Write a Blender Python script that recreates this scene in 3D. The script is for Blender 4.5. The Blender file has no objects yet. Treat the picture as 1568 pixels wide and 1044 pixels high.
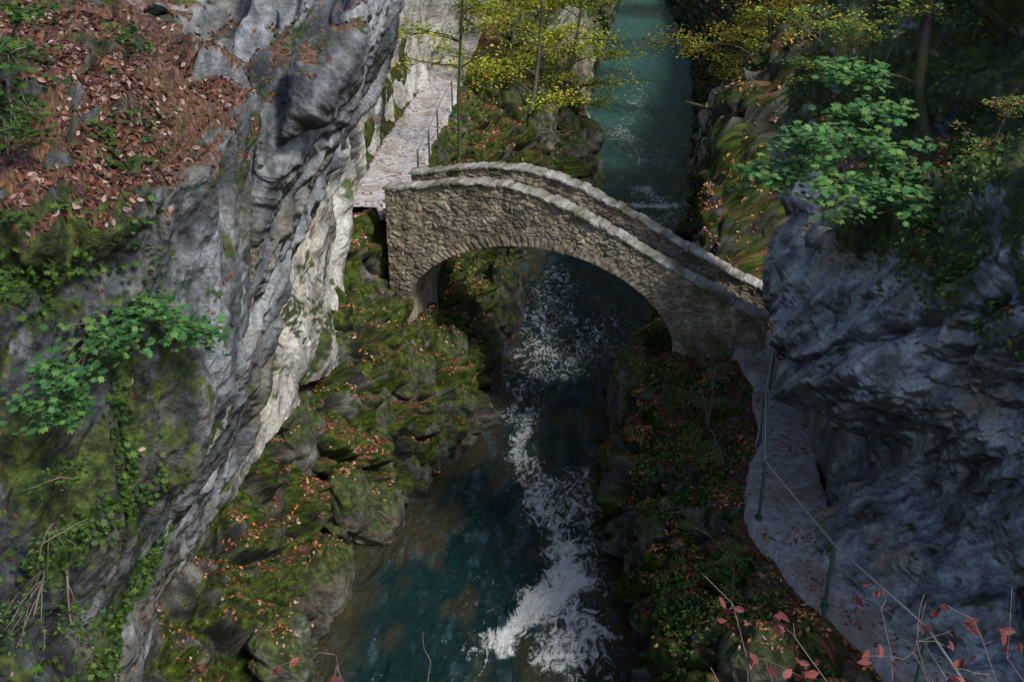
import bpy, math, random
import numpy as np
from mathutils import Vector
random.seed(7); rng=np.random.default_rng(7)
CAM=(0.,0.,12.); PITCH=25.
# ---------------------------------------------------------------- image pixels to world
# cliff and plant points: image pixel x, y and an estimated depth -> world metres
def S(a,b,r):
    u=(a-784)/1524.; w=(b-522)/1524.
    return (r*u, r*(.9063-.4226*w), 12-r*(.4226+.9063*w))
# ---------------------------------------------------------------- noise
_r=np.random.default_rng(3)
PERM=_r.permutation(256); PERM=np.concatenate([PERM,PERM,PERM])
GR=_r.normal(size=(256,3)); GR/=np.linalg.norm(GR,axis=1)[:,None]
RV=_r.random((256,3)); RN=_r.normal(size=(256,3))
def hsh(i,j,k): return PERM[(PERM[(PERM[i&255]+j)&255]+k)&255]
def perlin(p):
    f=np.floor(p); i=f.astype(np.int64); x=p-f; u=x*x*x*(x*(x*6-15)+10); out=0
    for a in (0,1):
        for b in (0,1):
            for c in (0,1):
                g=GR[hsh(i[:,0]+a,i[:,1]+b,i[:,2]+c)]
                d=g[:,0]*(x[:,0]-a)+g[:,1]*(x[:,1]-b)+g[:,2]*(x[:,2]-c)
                out=out+d*(u[:,0] if a else 1-u[:,0])*(u[:,1] if b else 1-u[:,1])*(u[:,2] if c else 1-u[:,2])
    return out*1.6
def fbm(p,o=4,g=.5):
    s=0;a=1;q=p.copy()
    for _ in range(o): s=s+a*perlin(q); q=q*2.03+7.1; a*=g
    return s
def ridged(p,o=4,g=.5):
    s=0;a=1;q=p.copy()
    for _ in range(o): s=s+a*(1-2*np.abs(perlin(q))); q=q*2.07+3.3; a*=g
    return s
def worley(p):
    f=np.floor(p).astype(np.int64); n=len(p)
    F1=np.full(n,9.);F2=np.full(n,9.);ID=np.zeros(n,int);D=np.zeros((n,3))
    for a in (-1,0,1):
        for b in (-1,0,1):
            for c in (-1,0,1):
                g=f+np.array([a,b,c]); h=hsh(g[:,0],g[:,1],g[:,2])
                d=p-(g+RV[h]); r=np.sqrt((d*d).sum(1))
                m=r<F1
                F2=np.where(m,F1,np.minimum(F2,r)); ID=np.where(m,h,ID); D=np.where(m[:,None],d,D); F1=np.where(m,r,F1)
    return F1,F2,ID,D
def sstep(a,b,x):
    t=np.clip((x-a)/(b-a),0,1); return t*t*(3-2*t)
def facet(F1,F2,ID,D,w): return np.clip((D*RN[ID]).sum(1),-1,1)*sstep(0,w,F2-F1)
def blur(d,shape,n=1):
    g=d.reshape(shape)
    for _ in range(n):
        h=np.pad(g,1,mode='edge'); g=(h[:-2,1:-1]+h[2:,1:-1]+h[1:-1,:-2]+h[1:-1,2:]+2*h[1:-1,1:-1])/6
    return g.ravel()
# ---------------------------------------------------------------- loft
def wmat(m,counts):
    rows=[]
    for s in range(m-1):
        n=counts[s] if isinstance(counts,(list,tuple)) else counts
        for k in range(n+(1 if s==m-2 else 0)):
            t=k/n; w=np.zeros(m)
            c=[-.5*t+t*t-.5*t**3,1-2.5*t*t+1.5*t**3,.5*t+2*t*t-1.5*t**3,-.5*t*t+.5*t**3]
            for o,cc in zip((-1,0,1,2),c):
                w[min(max(s+o,0),m-1)]+=cc
            rows.append(w)
    return np.array(rows)
def loft(C,cu,cv):
    C=np.array(C,float); return np.einsum('ai,bj,ijk->abk',wmat(C.shape[0],cu),wmat(C.shape[1],cv),C)
def gnormal(G):
    n=np.cross(np.gradient(G,axis=0),np.gradient(G,axis=1)); l=np.linalg.norm(n,axis=2,keepdims=True); return n/np.maximum(l,1e-9)
def mk(name,V,polys,mat,attrs={},smooth=True,cols=None):
    me=bpy.data.meshes.new(name); n=len(V); m,k=polys.shape
    me.vertices.add(n); me.vertices.foreach_set('co',np.asarray(V,np.float32).ravel())
    me.loops.add(m*k); me.loops.foreach_set('vertex_index',polys.astype(np.int32).ravel())
    me.polygons.add(m); me.polygons.foreach_set('loop_start',np.arange(0,m*k,k,dtype=np.int32))
    me.polygons.foreach_set('use_smooth',np.full(m,smooth))
    for a,v in attrs.items():
        at=me.attributes.new(a,'FLOAT','POINT'); at.data.foreach_set('value',np.asarray(v,np.float32).ravel())
    if cols is not None:
        at=me.attributes.new('col','FLOAT_COLOR','POINT'); c=np.ones((n,4),np.float32); c[:,:3]=cols; at.data.foreach_set('color',c.ravel())
    me.update(calc_edges=True); me.validate(); me.materials.append(mat)
    ob=bpy.data.objects.new(name,me); bpy.context.scene.collection.objects.link(ob); return ob
def gridpolys(a,b):
    i=np.arange(a*b).reshape(a,b)
    return np.stack([i[:-1,:-1],i[1:,:-1],i[1:,1:],i[:-1,1:]],-1).reshape(-1,4)
def gridobj(name,G,mat,attrs={},cols=None):
    return mk(name,G.reshape(-1,3),gridpolys(*G.shape[:2]),mat,attrs,True,cols)
def empty(name,loc=(0,0,0)):
    e=bpy.data.objects.new(name,None); e.location=loc; bpy.context.scene.collection.objects.link(e); bpy.context.view_layer.update(); return e
def par(o,e):
    o.parent=e; o.matrix_parent_inverse=e.matrix_world.inverted(); return o
# ---------------------------------------------------------------- materials
class NT:
    def __init__(s,name):
        s.m=bpy.data.materials.new(name); s.m.use_nodes=True; s.t=s.m.node_tree; s.t.nodes.clear()
        s.out=s.n('ShaderNodeOutputMaterial')
    def n(s,t,**k):
        x=s.t.nodes.new(t)
        for a,v in k.items(): setattr(x,a,v)
        return x
    def l(s,a,b): s.t.links.new(a,b)
    def set(s,sock,v):
        if isinstance(v,bpy.types.NodeSocket): s.l(v,sock)
        else: sock.default_value=v
    def attr(s,a): return s.n('ShaderNodeAttribute',attribute_name=a).outputs['Fac']
    def acol(s,a='col'): return s.n('ShaderNodeAttribute',attribute_name=a).outputs['Color']
    def pos(s): return s.n('ShaderNodeNewGeometry').outputs['Position']
    def noise(s,vec,sc,det=5,ro=.6,dist=0):
        x=s.n('ShaderNodeTexNoise'); x.inputs['Scale'].default_value=sc; x.inputs['Detail'].default_value=det
        x.inputs['Roughness'].default_value=ro; x.inputs['Distortion'].default_value=dist
        s.l(vec,x.inputs['Vector']); return x.outputs['Fac']
    def math(s,op,a,b=0.,clamp=False):
        x=s.n('ShaderNodeMath',operation=op,use_clamp=clamp); s.set(x.inputs[0],a); s.set(x.inputs[1],b); return x.outputs[0]
    def mr(s,v,a,b,c=0.,d=1.):
        x=s.n('ShaderNodeMapRange'); s.set(x.inputs[0],v)
        for i,q in enumerate((a,b,c,d)): x.inputs[i+1].default_value=q
        return x.outputs[0]
    def mix(s,f,a,b,bt='MIX'):
        x=s.n('ShaderNodeMix',data_type='RGBA',blend_type=bt); s.set(x.inputs[0],f)
        for i,q in ((6,a),(7,b)):
            if isinstance(q,tuple): x.inputs[i].default_value=(*q,1)
            else: s.l(q,x.inputs[i])
        return x.outputs[2]
    def ramp(s,f,stops):
        x=s.n('ShaderNodeValToRGB'); e=x.color_ramp.elements
        while len(e)<len(stops): e.new(.5)
        for i,(p,c) in enumerate(stops): e[i].position=p; e[i].color=(*c,1)
        s.l(f,x.inputs[0]); return x.outputs[0]
    def mapping(s,vec,scale,rot=(0,0,0)):
        x=s.n('ShaderNodeMapping'); x.inputs['Scale'].default_value=scale; x.inputs['Rotation'].default_value=rot; s.l(vec,x.inputs['Vector']); return x.outputs[0]
    def bump(s,h,st,dist,nrm=None):
        x=s.n('ShaderNodeBump'); x.inputs['Strength'].default_value=st; x.inputs['Distance'].default_value=dist; s.l(h,x.inputs['Height'])
        if nrm is not None: s.l(nrm,x.inputs['Normal'])
        return x.outputs[0]
    def bsdf(s,col,rough=.8,nrm=None,spec=.3):
        x=s.n('ShaderNodeBsdfPrincipled'); s.set(x.inputs['Base Color'],col if not isinstance(col,tuple) else (*col,1)); s.set(x.inputs['Roughness'],rough)
        x.inputs['Specular IOR Level'].default_value=spec
        if nrm is not None: s.l(nrm,x.inputs['Normal'])
        s.l(x.outputs[0],s.out.inputs[0]); return x
def surfmat(name,sc=18,lo=.4,hi=1.35,bd=.06,rough=.85,spec=.25,strn=.9):
    t=NT(name); n=t.noise(t.pos(),sc,5,.72); m=t.mr(n,.3,.7,lo,hi)
    x=t.n('ShaderNodeVectorMath',operation='SCALE'); t.l(t.acol(),x.inputs[0]); t.l(m,x.inputs['Scale'])
    t.bsdf(x.outputs[0],rough,t.bump(n,strn,bd),spec); return t.m
M_rock=surfmat('limestone',14,.45,1.35,.07,.62,.5)
M_bank=surfmat('mossy_ground',20,.4,1.4,.06,.9,.15)
M_path=surfmat('gravel_path',34,.6,1.3,.02,.85,.25,.6)
M_stone=surfmat('rubble_masonry',24,.5,1.35,.03,.92,.2,.9)
M_cap=surfmat('coping_stone',20,.45,1.35,.02,.9,.2,.8)
M_bark=surfmat('bark',22,.4,1.5,.03,.9,.2)
M_twig=surfmat('twig_bark',60,.6,1.3,.003,.7,.3,.3)
def leafmat(name,tr=.35,rough=.5):
    t=NT(name); a=t.acol(); b=t.bsdf(a,rough,None,.3); tl=t.n('ShaderNodeBsdfTranslucent'); t.l(a,tl.inputs[0])
    mx=t.n('ShaderNodeMixShader'); mx.inputs[0].default_value=tr; t.l(b.outputs[0],mx.inputs[1]); t.l(tl.outputs[0],mx.inputs[2]); t.l(mx.outputs[0],t.out.inputs[0]); return t.m
M_leaf=leafmat('foliage',.4,.55)
def littermat():
    t=NT('dead_leaves'); t.bsdf(t.acol(),.65,None,.25); return t.m
M_litter=littermat()
def railmat():
    t=NT('green_painted_steel'); n=t.noise(t.pos(),25,3,.7)
    b=t.bsdf(t.mix(t.mr(n,.55,.7),(.03,.09,.07),(.1,.08,.06)),.4,None,.5); b.inputs['Metallic'].default_value=.2; return t.m
M_rail=railmat()
def cablemat():
    t=NT('galvanised_steel'); n=t.noise(t.pos(),40,3,.6)
    b=t.bsdf(t.ramp(n,[(.3,(.25,.28,.27)),(.7,(.5,.53,.52))]),.4,None,.5); b.inputs['Metallic'].default_value=.5; return t.m
M_cable=cablemat()
def watermat():
    t=NT('river_water'); p=t.pos(); f=t.attr('foam')
    n=t.noise(t.mapping(p,(1,.5,1)),2.0,6,.66,.6); n3=t.noise(t.mapping(p,(1,.55,1)),4.2,7,.74,2.0)
    fm=t.mr(t.math('ADD',f,t.math('MULTIPLY',t.math('SUBTRACT',n3,.5),3.2)),.5,.95)
    c=t.mix(fm,t.acol(),(.8,.85,.88))
    nb=t.bump(t.math('ADD',n,t.math('MULTIPLY',n3,.24)),1.,.40)
    b=t.bsdf(c,t.mr(fm,0,1,.04,.7),nb,.5); b.inputs['IOR'].default_value=1.36; return t.m
M_water=watermat()
# ---------------------------------------------------------------- surface colours (albedo per vertex, with some shade and highlights painted in)
def lerp3(t,cols,ps):
    return np.stack([np.interp(t,ps,[c[k] for c in cols]) for k in range(3)],1)
LITC=np.array([(.14,.055,.03),(.24,.1,.045),(.09,.04,.028),(.3,.17,.12),(.07,.045,.03),(.18,.09,.05)])*.75
def rcol(P,N,fine,moss,lit,pal,beige,strike,bamt=.5,stretch=4.,stain=.6,undershade=.5):
    s=np.array(strike,float); s/=np.linalg.norm(s); q=P-np.outer(P@s,s)*(1-1/stretch)
    n1=fbm(q*1.1+3,4); n3=fbm(q*4.5+9,4,.6); n4=fbm(P*.45+21,3)
    t=.48+.42*n1+.36*n3+fine*2.6  # recesses darker, crests lighter: crack shade and highlights put into the tone
    c=lerp3(t,pal,[.1,.5,.95])
    b=sstep(.15,.55,n4+.35*n3+bamt-.5)[:,None]*.8; bc=np.array(beige)[None]*(.6+.7*np.clip(t,0,1))[:,None]; c=c*(1-b)+bc*b
    st=sstep(.1,.5,fbm(P*np.array([2.2,2.2,.35])+41,4))[:,None]*stain; c=c*(1-st)+np.array([.03,.032,.032])*st
    c=c*(1-undershade*sstep(.0,-.45,N[:,2]))[:,None]  # down-facing rock darkened: overhang shade painted into the colour
    mf=fbm(P*9+5,3,.6); mm=sstep(.40,.60,moss+.42*fbm(P*2.3+61,5,.6))[:,None]
    mc=lerp3(.5+.5*mf+.3*n3,[(.011,.019,.005),(.038,.062,.011),(.1,.14,.024)],[.1,.5,.95]); c=c*(1-mm)+mc*mm
    li=sstep(.45,.55,lit+.4*fbm(P*4+71,4,.6))[:,None]; lc=LITC[rng.integers(0,6,len(P))]; c=c*(1-li)+lc*li
    return c
def rockdisp(P,strike,amp=1.,stretch=2.6,cell=1.0,seed=0,bed=None,a2=.15,rd=.06):
    s=np.array(strike,float); s/=np.linalg.norm(s)
    q=P-np.outer(P@s,s)*(1-1/stretch)+seed*13.7
    wq=q+.22*np.stack([fbm(q*.9+5,3),fbm(q*.9+25,3),fbm(q*.9+45,3)],1)
    d=.30*fbm(q*.45,3)
    W=worley(wq/cell*.75); d+=.42*cell*facet(*W,.22)-.08*cell*np.exp(-((W[1]-W[0])/.05)**2)
    W=worley(wq/cell*1.9+9); d+=a2*1.2*cell*facet(*W,.3)-a2*.25*cell*np.exp(-((W[1]-W[0])/.08)**2)
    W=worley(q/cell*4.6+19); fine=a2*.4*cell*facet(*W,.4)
    if bed is not None:
        b=np.array(bed[:3],float); b/=np.linalg.norm(b); x=(P@b)*bed[3]+.5*fbm(P*.5+3,3); fr=x-np.floor(x); hh=RV[np.floor(x).astype(int)&255][:,0]
        d+=bed[4]*(np.minimum(fr*1.3,1)**1.5*(.4+.9*hh)*sstep(1.,.85,fr))
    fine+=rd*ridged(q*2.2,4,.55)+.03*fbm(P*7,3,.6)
    return (d+fine)*amp,fine*amp
SURF={}
def reg(name,G2,N2,moss,lit):
    e1=np.linalg.norm(np.gradient(G2,axis=0),axis=2); e2=np.linalg.norm(np.gradient(G2,axis=1),axis=2)
    SURF[name]=dict(P=G2.reshape(-1,3),N=N2.reshape(-1,3),moss=moss,lit=lit,area=(e1*e2).ravel())
def cliff(name,C,cu,cv,strike,amp,mask,pal,beige,bamt=.5,cell=1.,stretch=2.6,seed=0,bed=None,stain=.5,a2=.15,undershade=.5,rd=.06):
    G=loft(C,cu,cv); N=gnormal(G)
    if ((np.array(CAM)-G)*N).sum(2).mean()<0: N=-N
    P=G.reshape(-1,3); d,fine=rockdisp(P,strike,amp,stretch,cell,seed,bed,a2,rd); d=blur(d,G.shape[:2],1)
    G2=(P+N.reshape(-1,3)*d[:,None]).reshape(G.shape); N2=gnormal(G2)
    if (N2*N).sum(2).mean()<0: N2=-N2
    P2=G2.reshape(-1,3); Nn=N2.reshape(-1,3); moss,lit=mask(P2,Nn)
    col=rcol(P2,Nn,fine,moss,lit,pal,beige,strike,bamt,stretch*1.5,stain,undershade)
    gridobj(name,G2,M_rock,{},col); reg(name,G2,N2,moss,lit)
def SG(rows): return [[S(*q) for q in r] for r in rows]
A=SG([[(-150,-120,9.5),(60,-30,9.8),(180,20,10),(280,70,10),(330,95,10.2),(330,110,12)],
[(-150,60,8.3),(50,90,8.5),(170,130,8.8),(290,160,9),(372,190,9.3),(340,200,11.5)],
[(-150,250,7.3),(40,280,7.4),(160,300,7.8),(280,270,8.3),(375,250,9),(345,270,11.5)],
[(-150,420,7.4),(30,430,7.6),(150,430,8),(270,400,8.5),(368,370,9.2),(330,400,11.5)],
[(-150,600,7.6),(20,600,7.8),(140,580,8.2),(260,540,8.7),(374,490,9.3),(340,500,11.5)],
[(-150,760,7.8),(0,760,8),(110,740,8.3),(220,700,8.8),(345,640,9.5),(320,640,11.3)],
[(-150,900,7.8),(-20,900,8),(80,880,8.4),(170,850,9),(255,780,9.7),(250,780,11.2)],
[(-160,1100,8),(-30,1060,8.2),(60,1040,8.6),(120,1000,9.2),(180,940,10),(180,940,11.2)],
[(-160,1300,8.3),(-40,1250,8.5),(50,1250,9),(100,1200,9.5),(130,1120,10.3),(130,1120,11.4)]])
B=SG([[(130,-260,13.5),(130,-100,13),(200,20,12.5),(290,60,12),(340,150,12),(350,260,12),(340,400,11.5),(330,520,11),(290,640,11),(230,760,10.8),(150,900,10.8),(80,1060,10.8),(30,1250,11)],
[(400,-260,13.5),(400,-100,13),(400,20,12.7),(385,120,12.2),(385,200,12),(382,290,12),(372,400,11.8),(365,500,11.4),(335,620,11.2),(275,750,11),(200,900,11),(130,1060,11),(80,1250,11.2)],
[(560,-260,12.6),(560,-100,12.2),(552,20,11.8),(515,110,11.5),(455,200,11.5),(412,290,11.9),(396,390,12.1),(386,480,12.1),(350,620,11.8),(295,740,11.7),(232,870,11.6),(180,1020,11.6),(130,1250,11.8)],
[(630,-260,14.5),(615,-100,14.3),(595,30,14.3),(580,85,14.5),(530,180,15),(480,290,15.2),(432,390,15.2),(410,470,14.8),(372,600,13.6),(322,720,13.2),(264,850,12.7),(216,960,12.6),(170,1250,12.6)],
[(630,-260,18.5),(600,-100,18),(585,40,18),(570,100,18.5),(518,200,19.5),(464,310,19),(420,410,18.5),(398,490,17.5),(368,630,16.6),(330,740,16.2),(276,860,15.4),(228,960,15),(200,1250,14.5)]])
E=SG([[(1340,-330,22),(1310,-100,21),(1280,50,20.5),(1240,200,20),(1215,300,20),(1215,345,20),(1210,400,20),(1205,470,20),(1212,540,20),(1235,600,19),(1270,650,18.3),(1270,700,17.5),(1270,780,16.5),(1280,845,15.5),(1292,900,15)],
[(1345,-330,20),(1315,-100,19),(1285,50,18.6),(1245,190,18.2),(1210,295,17.6),(1222,335,16.5),(1214,385,16),(1206,450,15.8),(1203,520,15.8),(1220,585,15.8),(1262,640,16.2),(1275,700,16.5),(1268,770,15.9),(1285,840,15),(1298,900,14.4)],
[(1400,-330,19.5),(1360,-100,18.5),(1340,40,18),(1300,170,17.6),(1280,270,17),(1275,350,15),(1268,400,14.6),(1262,450,14.3),(1262,530,14.3),(1272,600,14.5),(1295,660,15.6),(1308,720,15.6),(1308,790,15),(1315,850,14.3),(1330,930,13.7)],
[(1480,-330,18.5),(1450,-100,17.5),(1430,30,17),(1400,150,16.6),(1385,260,16),(1370,350,13.6),(1365,410,13),(1365,470,12.8),(1360,550,12.9),(1370,620,13.3),(1380,690,14.2),(1380,750,14.2),(1380,820,13.8),(1390,890,13.4),(1410,985,12.8)],
[(1580,-330,17),(1540,-100,16),(1520,30,15.8),(1500,150,15.4),(1480,250,14.8),(1470,360,12.5),(1465,430,12),(1465,500,11.8),(1470,580,11.9),(1475,650,12.3),(1475,720,13),(1475,790,13),(1480,850,12.7),(1490,920,12.5),(1500,1040,12)],
[(1700,-330,15.5),(1650,-100,14.5),(1620,30,14.3),(1590,150,14),(1570,240,13.6),(1570,360,11.6),(1570,440,11),(1570,520,10.9),(1575,600,11),(1580,680,11.3),(1580,760,11.6),(1580,830,12),(1590,900,12.3),(1600,960,12),(1620,1100,11.3)],
[(1900,-330,12.5),(1850,-100,11.5),(1820,30,11.5),(1800,150,11.3),(1790,240,11),(1790,360,9.5),(1790,440,9.2),(1790,520,9),(1790,600,9),(1790,680,9.2),(1790,760,9.5),(1790,830,9.8),(1790,900,10),(1790,960,10),(1800,1150,9.8)]])
Cc=SG([[(740,-250,46),(735,-100,46),(725,-20,45),(712,40,45),(705,80,45)],[(690,-250,38),(675,-80,37),(660,30,36),(655,140,36),(650,190,36)],
[(640,-250,33),(625,-80,32),(610,60,30.5),(602,215,30),(600,260,30)],[(620,-250,29),(600,-40,28),(575,130,26.5),(562,283,26),(560,340,26)],
[(600,-180,25),(580,50,24),(540,240,22.5),(520,410,22),(520,470,22)],[(590,-100,22.5),(540,130,21.5),(490,330,20),(505,485,20),(505,540,20)],
[(560,-100,21),(500,180,20),(450,390,18.5),(455,530,18.3),(455,590,18.3)],[(500,0,19),(440,300,18),(400,480,17.3),(400,600,16.8),(400,660,16.8)],
[(430,200,18),(380,450,17.2),(350,620,16.5),(335,750,15.8),(335,800,15.8)],[(350,400,17),(320,600,16.4),(290,760,15.8),(275,900,15.3),(275,950,15.3)],
[(300,600,16.5),(270,760,16),(250,900,15.4),(235,1060,14.8),(235,1100,14.8)],[(260,900,16),(240,1000,15.6),(220,1100,15.2),(210,1250,14.4),(210,1300,14.4)]])
def noi(P,s,o=3): return fbm(P*s+31.,o)
def maskA(P,N):
    nz=N[:,2]; n=noi(P,1.1,4)
    lit=sstep(.2,.5,nz+.2*n)*sstep(9.2,9.6,P[:,2])*.85
    moss=.3+.4*sstep(-.1,.6,nz)+.35*n+.35*np.exp(-((P[:,2]-9.6)/.25)**2); moss=np.where(P[:,0]>-2.9,moss*.6,moss)
    return np.clip(moss,0,1),np.clip(lit,0,1)
def maskB(P,N):
    n=noi(P,.9,4); nz=N[:,2]
    return np.clip(.5*sstep(.3,.8,nz)+.2*n,0,1),sstep(.6,.85,nz+.1*n)*.6
def maskC(P,N):
    n=noi(P,.9,4); nz=N[:,2]
    return np.clip(.6*sstep(.15,.6,nz)*(P[:,1]<24)+.2*n+.55*sstep(4.6,2,P[:,2]),0,1),sstep(.6,.85,nz)*.4
def maskE(P,N):
    n=noi(P,1.0,4); nz=N[:,2]; up=sstep(7.3,7.9,P[:,2]); terr=sstep(.6,.9,nz)*up*sstep(8.8,8.3,P[:,2])
    return np.clip(up*.72+.3*n*up+.3*sstep(.3,.8,nz)+.35*np.exp(-((P[:,2]-7.5)/.35)**2)*(1-up)+.1*n,0,1),np.clip(terr*(.1+.8*n+.4*sstep(4.5,6,P[:,0])),0,1)
def maskR(P,N):
    n=noi(P,1.2,4); nz=N[:,2]; return np.clip(.2+.75*sstep(-.1,.7,nz)+.4*n,0,1)*sstep(.05,.5,P[:,2]+.2*n),0*n
def maskP(P,N):
    n=noi(P,1.2,4); nz=N[:,2]; return np.clip(.55*sstep(.1,.8,nz)+.4*n,0,1),0*n
cliff('rock_outcrop',A,[50]*8,[75,70,70,70,110],(.2,.15,1),.62,maskA,[(.014,.017,.021),(.075,.086,.1),(.30,.33,.37)],(.11,.1,.075),.45,.7,2.2,1,None,.5,.14)  # dark palette: the outcrop's shade is put into its colour
cliff('overhanging_cliff',B,[50,80,140,130],[20,40,50,56,56,56,60,60,60,60,55,50,35],(-.36,-.44,-.82),.78,maskB,[(.018,.021,.026),(.095,.107,.125),(.34,.37,.41)],(.17,.155,.12),.55,1.3,3.2,2,None,.6,.14,.9,.07)  # palette kept dark to paint shade on this cliff
cliff('gorge_wall',Cc,[70,60,60,70,70,60,60,55,50,40,30],[60,80,90,25],(-.3,-.3,-.9),.7,maskC,[(.1,.1,.1),(.34,.33,.32),(.66,.66,.65)],(.46,.42,.35),.6,1.3,2.6,3,None,.35,.1)  # pale palette: sunlight on this wall put into the rock colour
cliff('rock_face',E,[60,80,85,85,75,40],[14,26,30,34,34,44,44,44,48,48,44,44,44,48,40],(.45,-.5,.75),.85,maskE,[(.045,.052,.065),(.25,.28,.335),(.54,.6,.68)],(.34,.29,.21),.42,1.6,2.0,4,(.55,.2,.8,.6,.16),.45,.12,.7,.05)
def boulder(name,c,r,seed,mask,pal,beige,cell=.8,amp=.6,n=90):
    th=np.linspace(0.02,math.pi-.02,n); ph=np.linspace(0,2*math.pi,int(n*1.5)); T,F=np.meshgrid(th,ph,indexing='ij')
    D=np.stack([np.sin(T)*np.cos(F),np.sin(T)*np.sin(F),np.cos(T)],-1); D=np.sign(D)*np.abs(D)**.8
    G=D*np.array(r)+np.array(c); N=D/np.linalg.norm(D,axis=2,keepdims=True); P=G.reshape(-1,3)
    d,fine=rockdisp(P,(.1,.1,1),amp,1.3,cell,seed); G2=(P+N.reshape(-1,3)*d[:,None]).reshape(G.shape); N2=gnormal(G2)
    if (N2*N).sum(2).mean()<0: N2=-N2
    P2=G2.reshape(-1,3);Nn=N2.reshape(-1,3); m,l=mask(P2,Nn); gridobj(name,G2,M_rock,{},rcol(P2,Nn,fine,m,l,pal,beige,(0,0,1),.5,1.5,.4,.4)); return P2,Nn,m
BP=[];BN=[]
DK=[(.025,.026,.024),(.09,.09,.083),(.23,.23,.21)]
for i,(c,r) in enumerate([((-1.35,20.3,.7),(.55,.6,.9)),((-2.35,18.3,.5),(.55,.55,.7)),((-1.55,21.7,1.1),(.6,.7,1.0)),((-2.75,16.7,.45),(.5,.6,.7)),((-3.45,14.7,.4),(.5,.7,.65)),((-.75,23.6,.8),(.45,.6,.9)),((-2.2,20.2,1.6),(.6,.55,.8)),((-3.1,18.1,1.9),(.6,.6,.8)),((-3.7,12.4,.5),(.5,.7,.8)),((-4.1,16.2,2.4),(.5,.7,.9)),((-.2,26.5,.9),(.5,.8,1.2)),((-1.9,19.0,.9),(.5,.5,.7)),
    ((2.75,19.7,1.4),(.55,.8,1.2)),((2.45,17.3,.9),(.4,.7,1.1)),((2.5,14.6,1.0),(.35,.7,.95)),((2.6,12.3,.9),(.35,.6,.8)),((3.2,21.6,1.0),(.6,.8,1.1)),((3.35,10.6,2.1),(.5,.45,.7)),((3.75,11.6,2.35),(.4,.45,.55)),((-3.2,16.0,1.2),(.45,.5,.7)),((-2.6,19.4,2.2),(.45,.5,.6))]):
    nm='mossy_boulder' if i==0 else 'mossy_boulder.%03d'%i
    a,b,m=boulder(nm,c,r,20+i,maskR,DK,(.13,.11,.08),.55,.5,64); k=(m>.35)&(b[:,2]>.1); BP.append(a[k]);BN.append(b[k])
PL=[(.1,.095,.08),(.3,.28,.24),(.52,.5,.45)]
RE=[(.045,.052,.065),(.2,.225,.27),(.45,.5,.57)]
for i,(c,r,mk_) in enumerate([((2.4,41.3,1.1),(1.2,1.8,1.9),maskR),((.6,37.5,3.2),(1.1,1.5,1.4),maskR),((2.7,49,3.8),(1.2,1.8,2.6),maskP),((6.7,28.4,1.4),(.9,1.9,2.3),maskP),((7.2,32.5,1.9),(.9,2.2,2.6),maskP),((8.1,37.2,2.1),(1,2.4,3.0),maskP),((5.7,24.9,1.6),(.9,1.6,2),maskP),((5.75,14.7,3.9),(.55,1.3,1.9),maskP),((6.6,16.8,4.2),(.8,1.5,2.2),maskP)]):
    a,b,m=boulder('rock_ledge' if i==0 else 'rock_ledge.%03d'%i,c,r,50+i,mk_,DK if mk_ is maskR else (RE if i>6 else PL),(.3,.26,.2),1.0,.9 if i<7 else .4,100)
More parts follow.
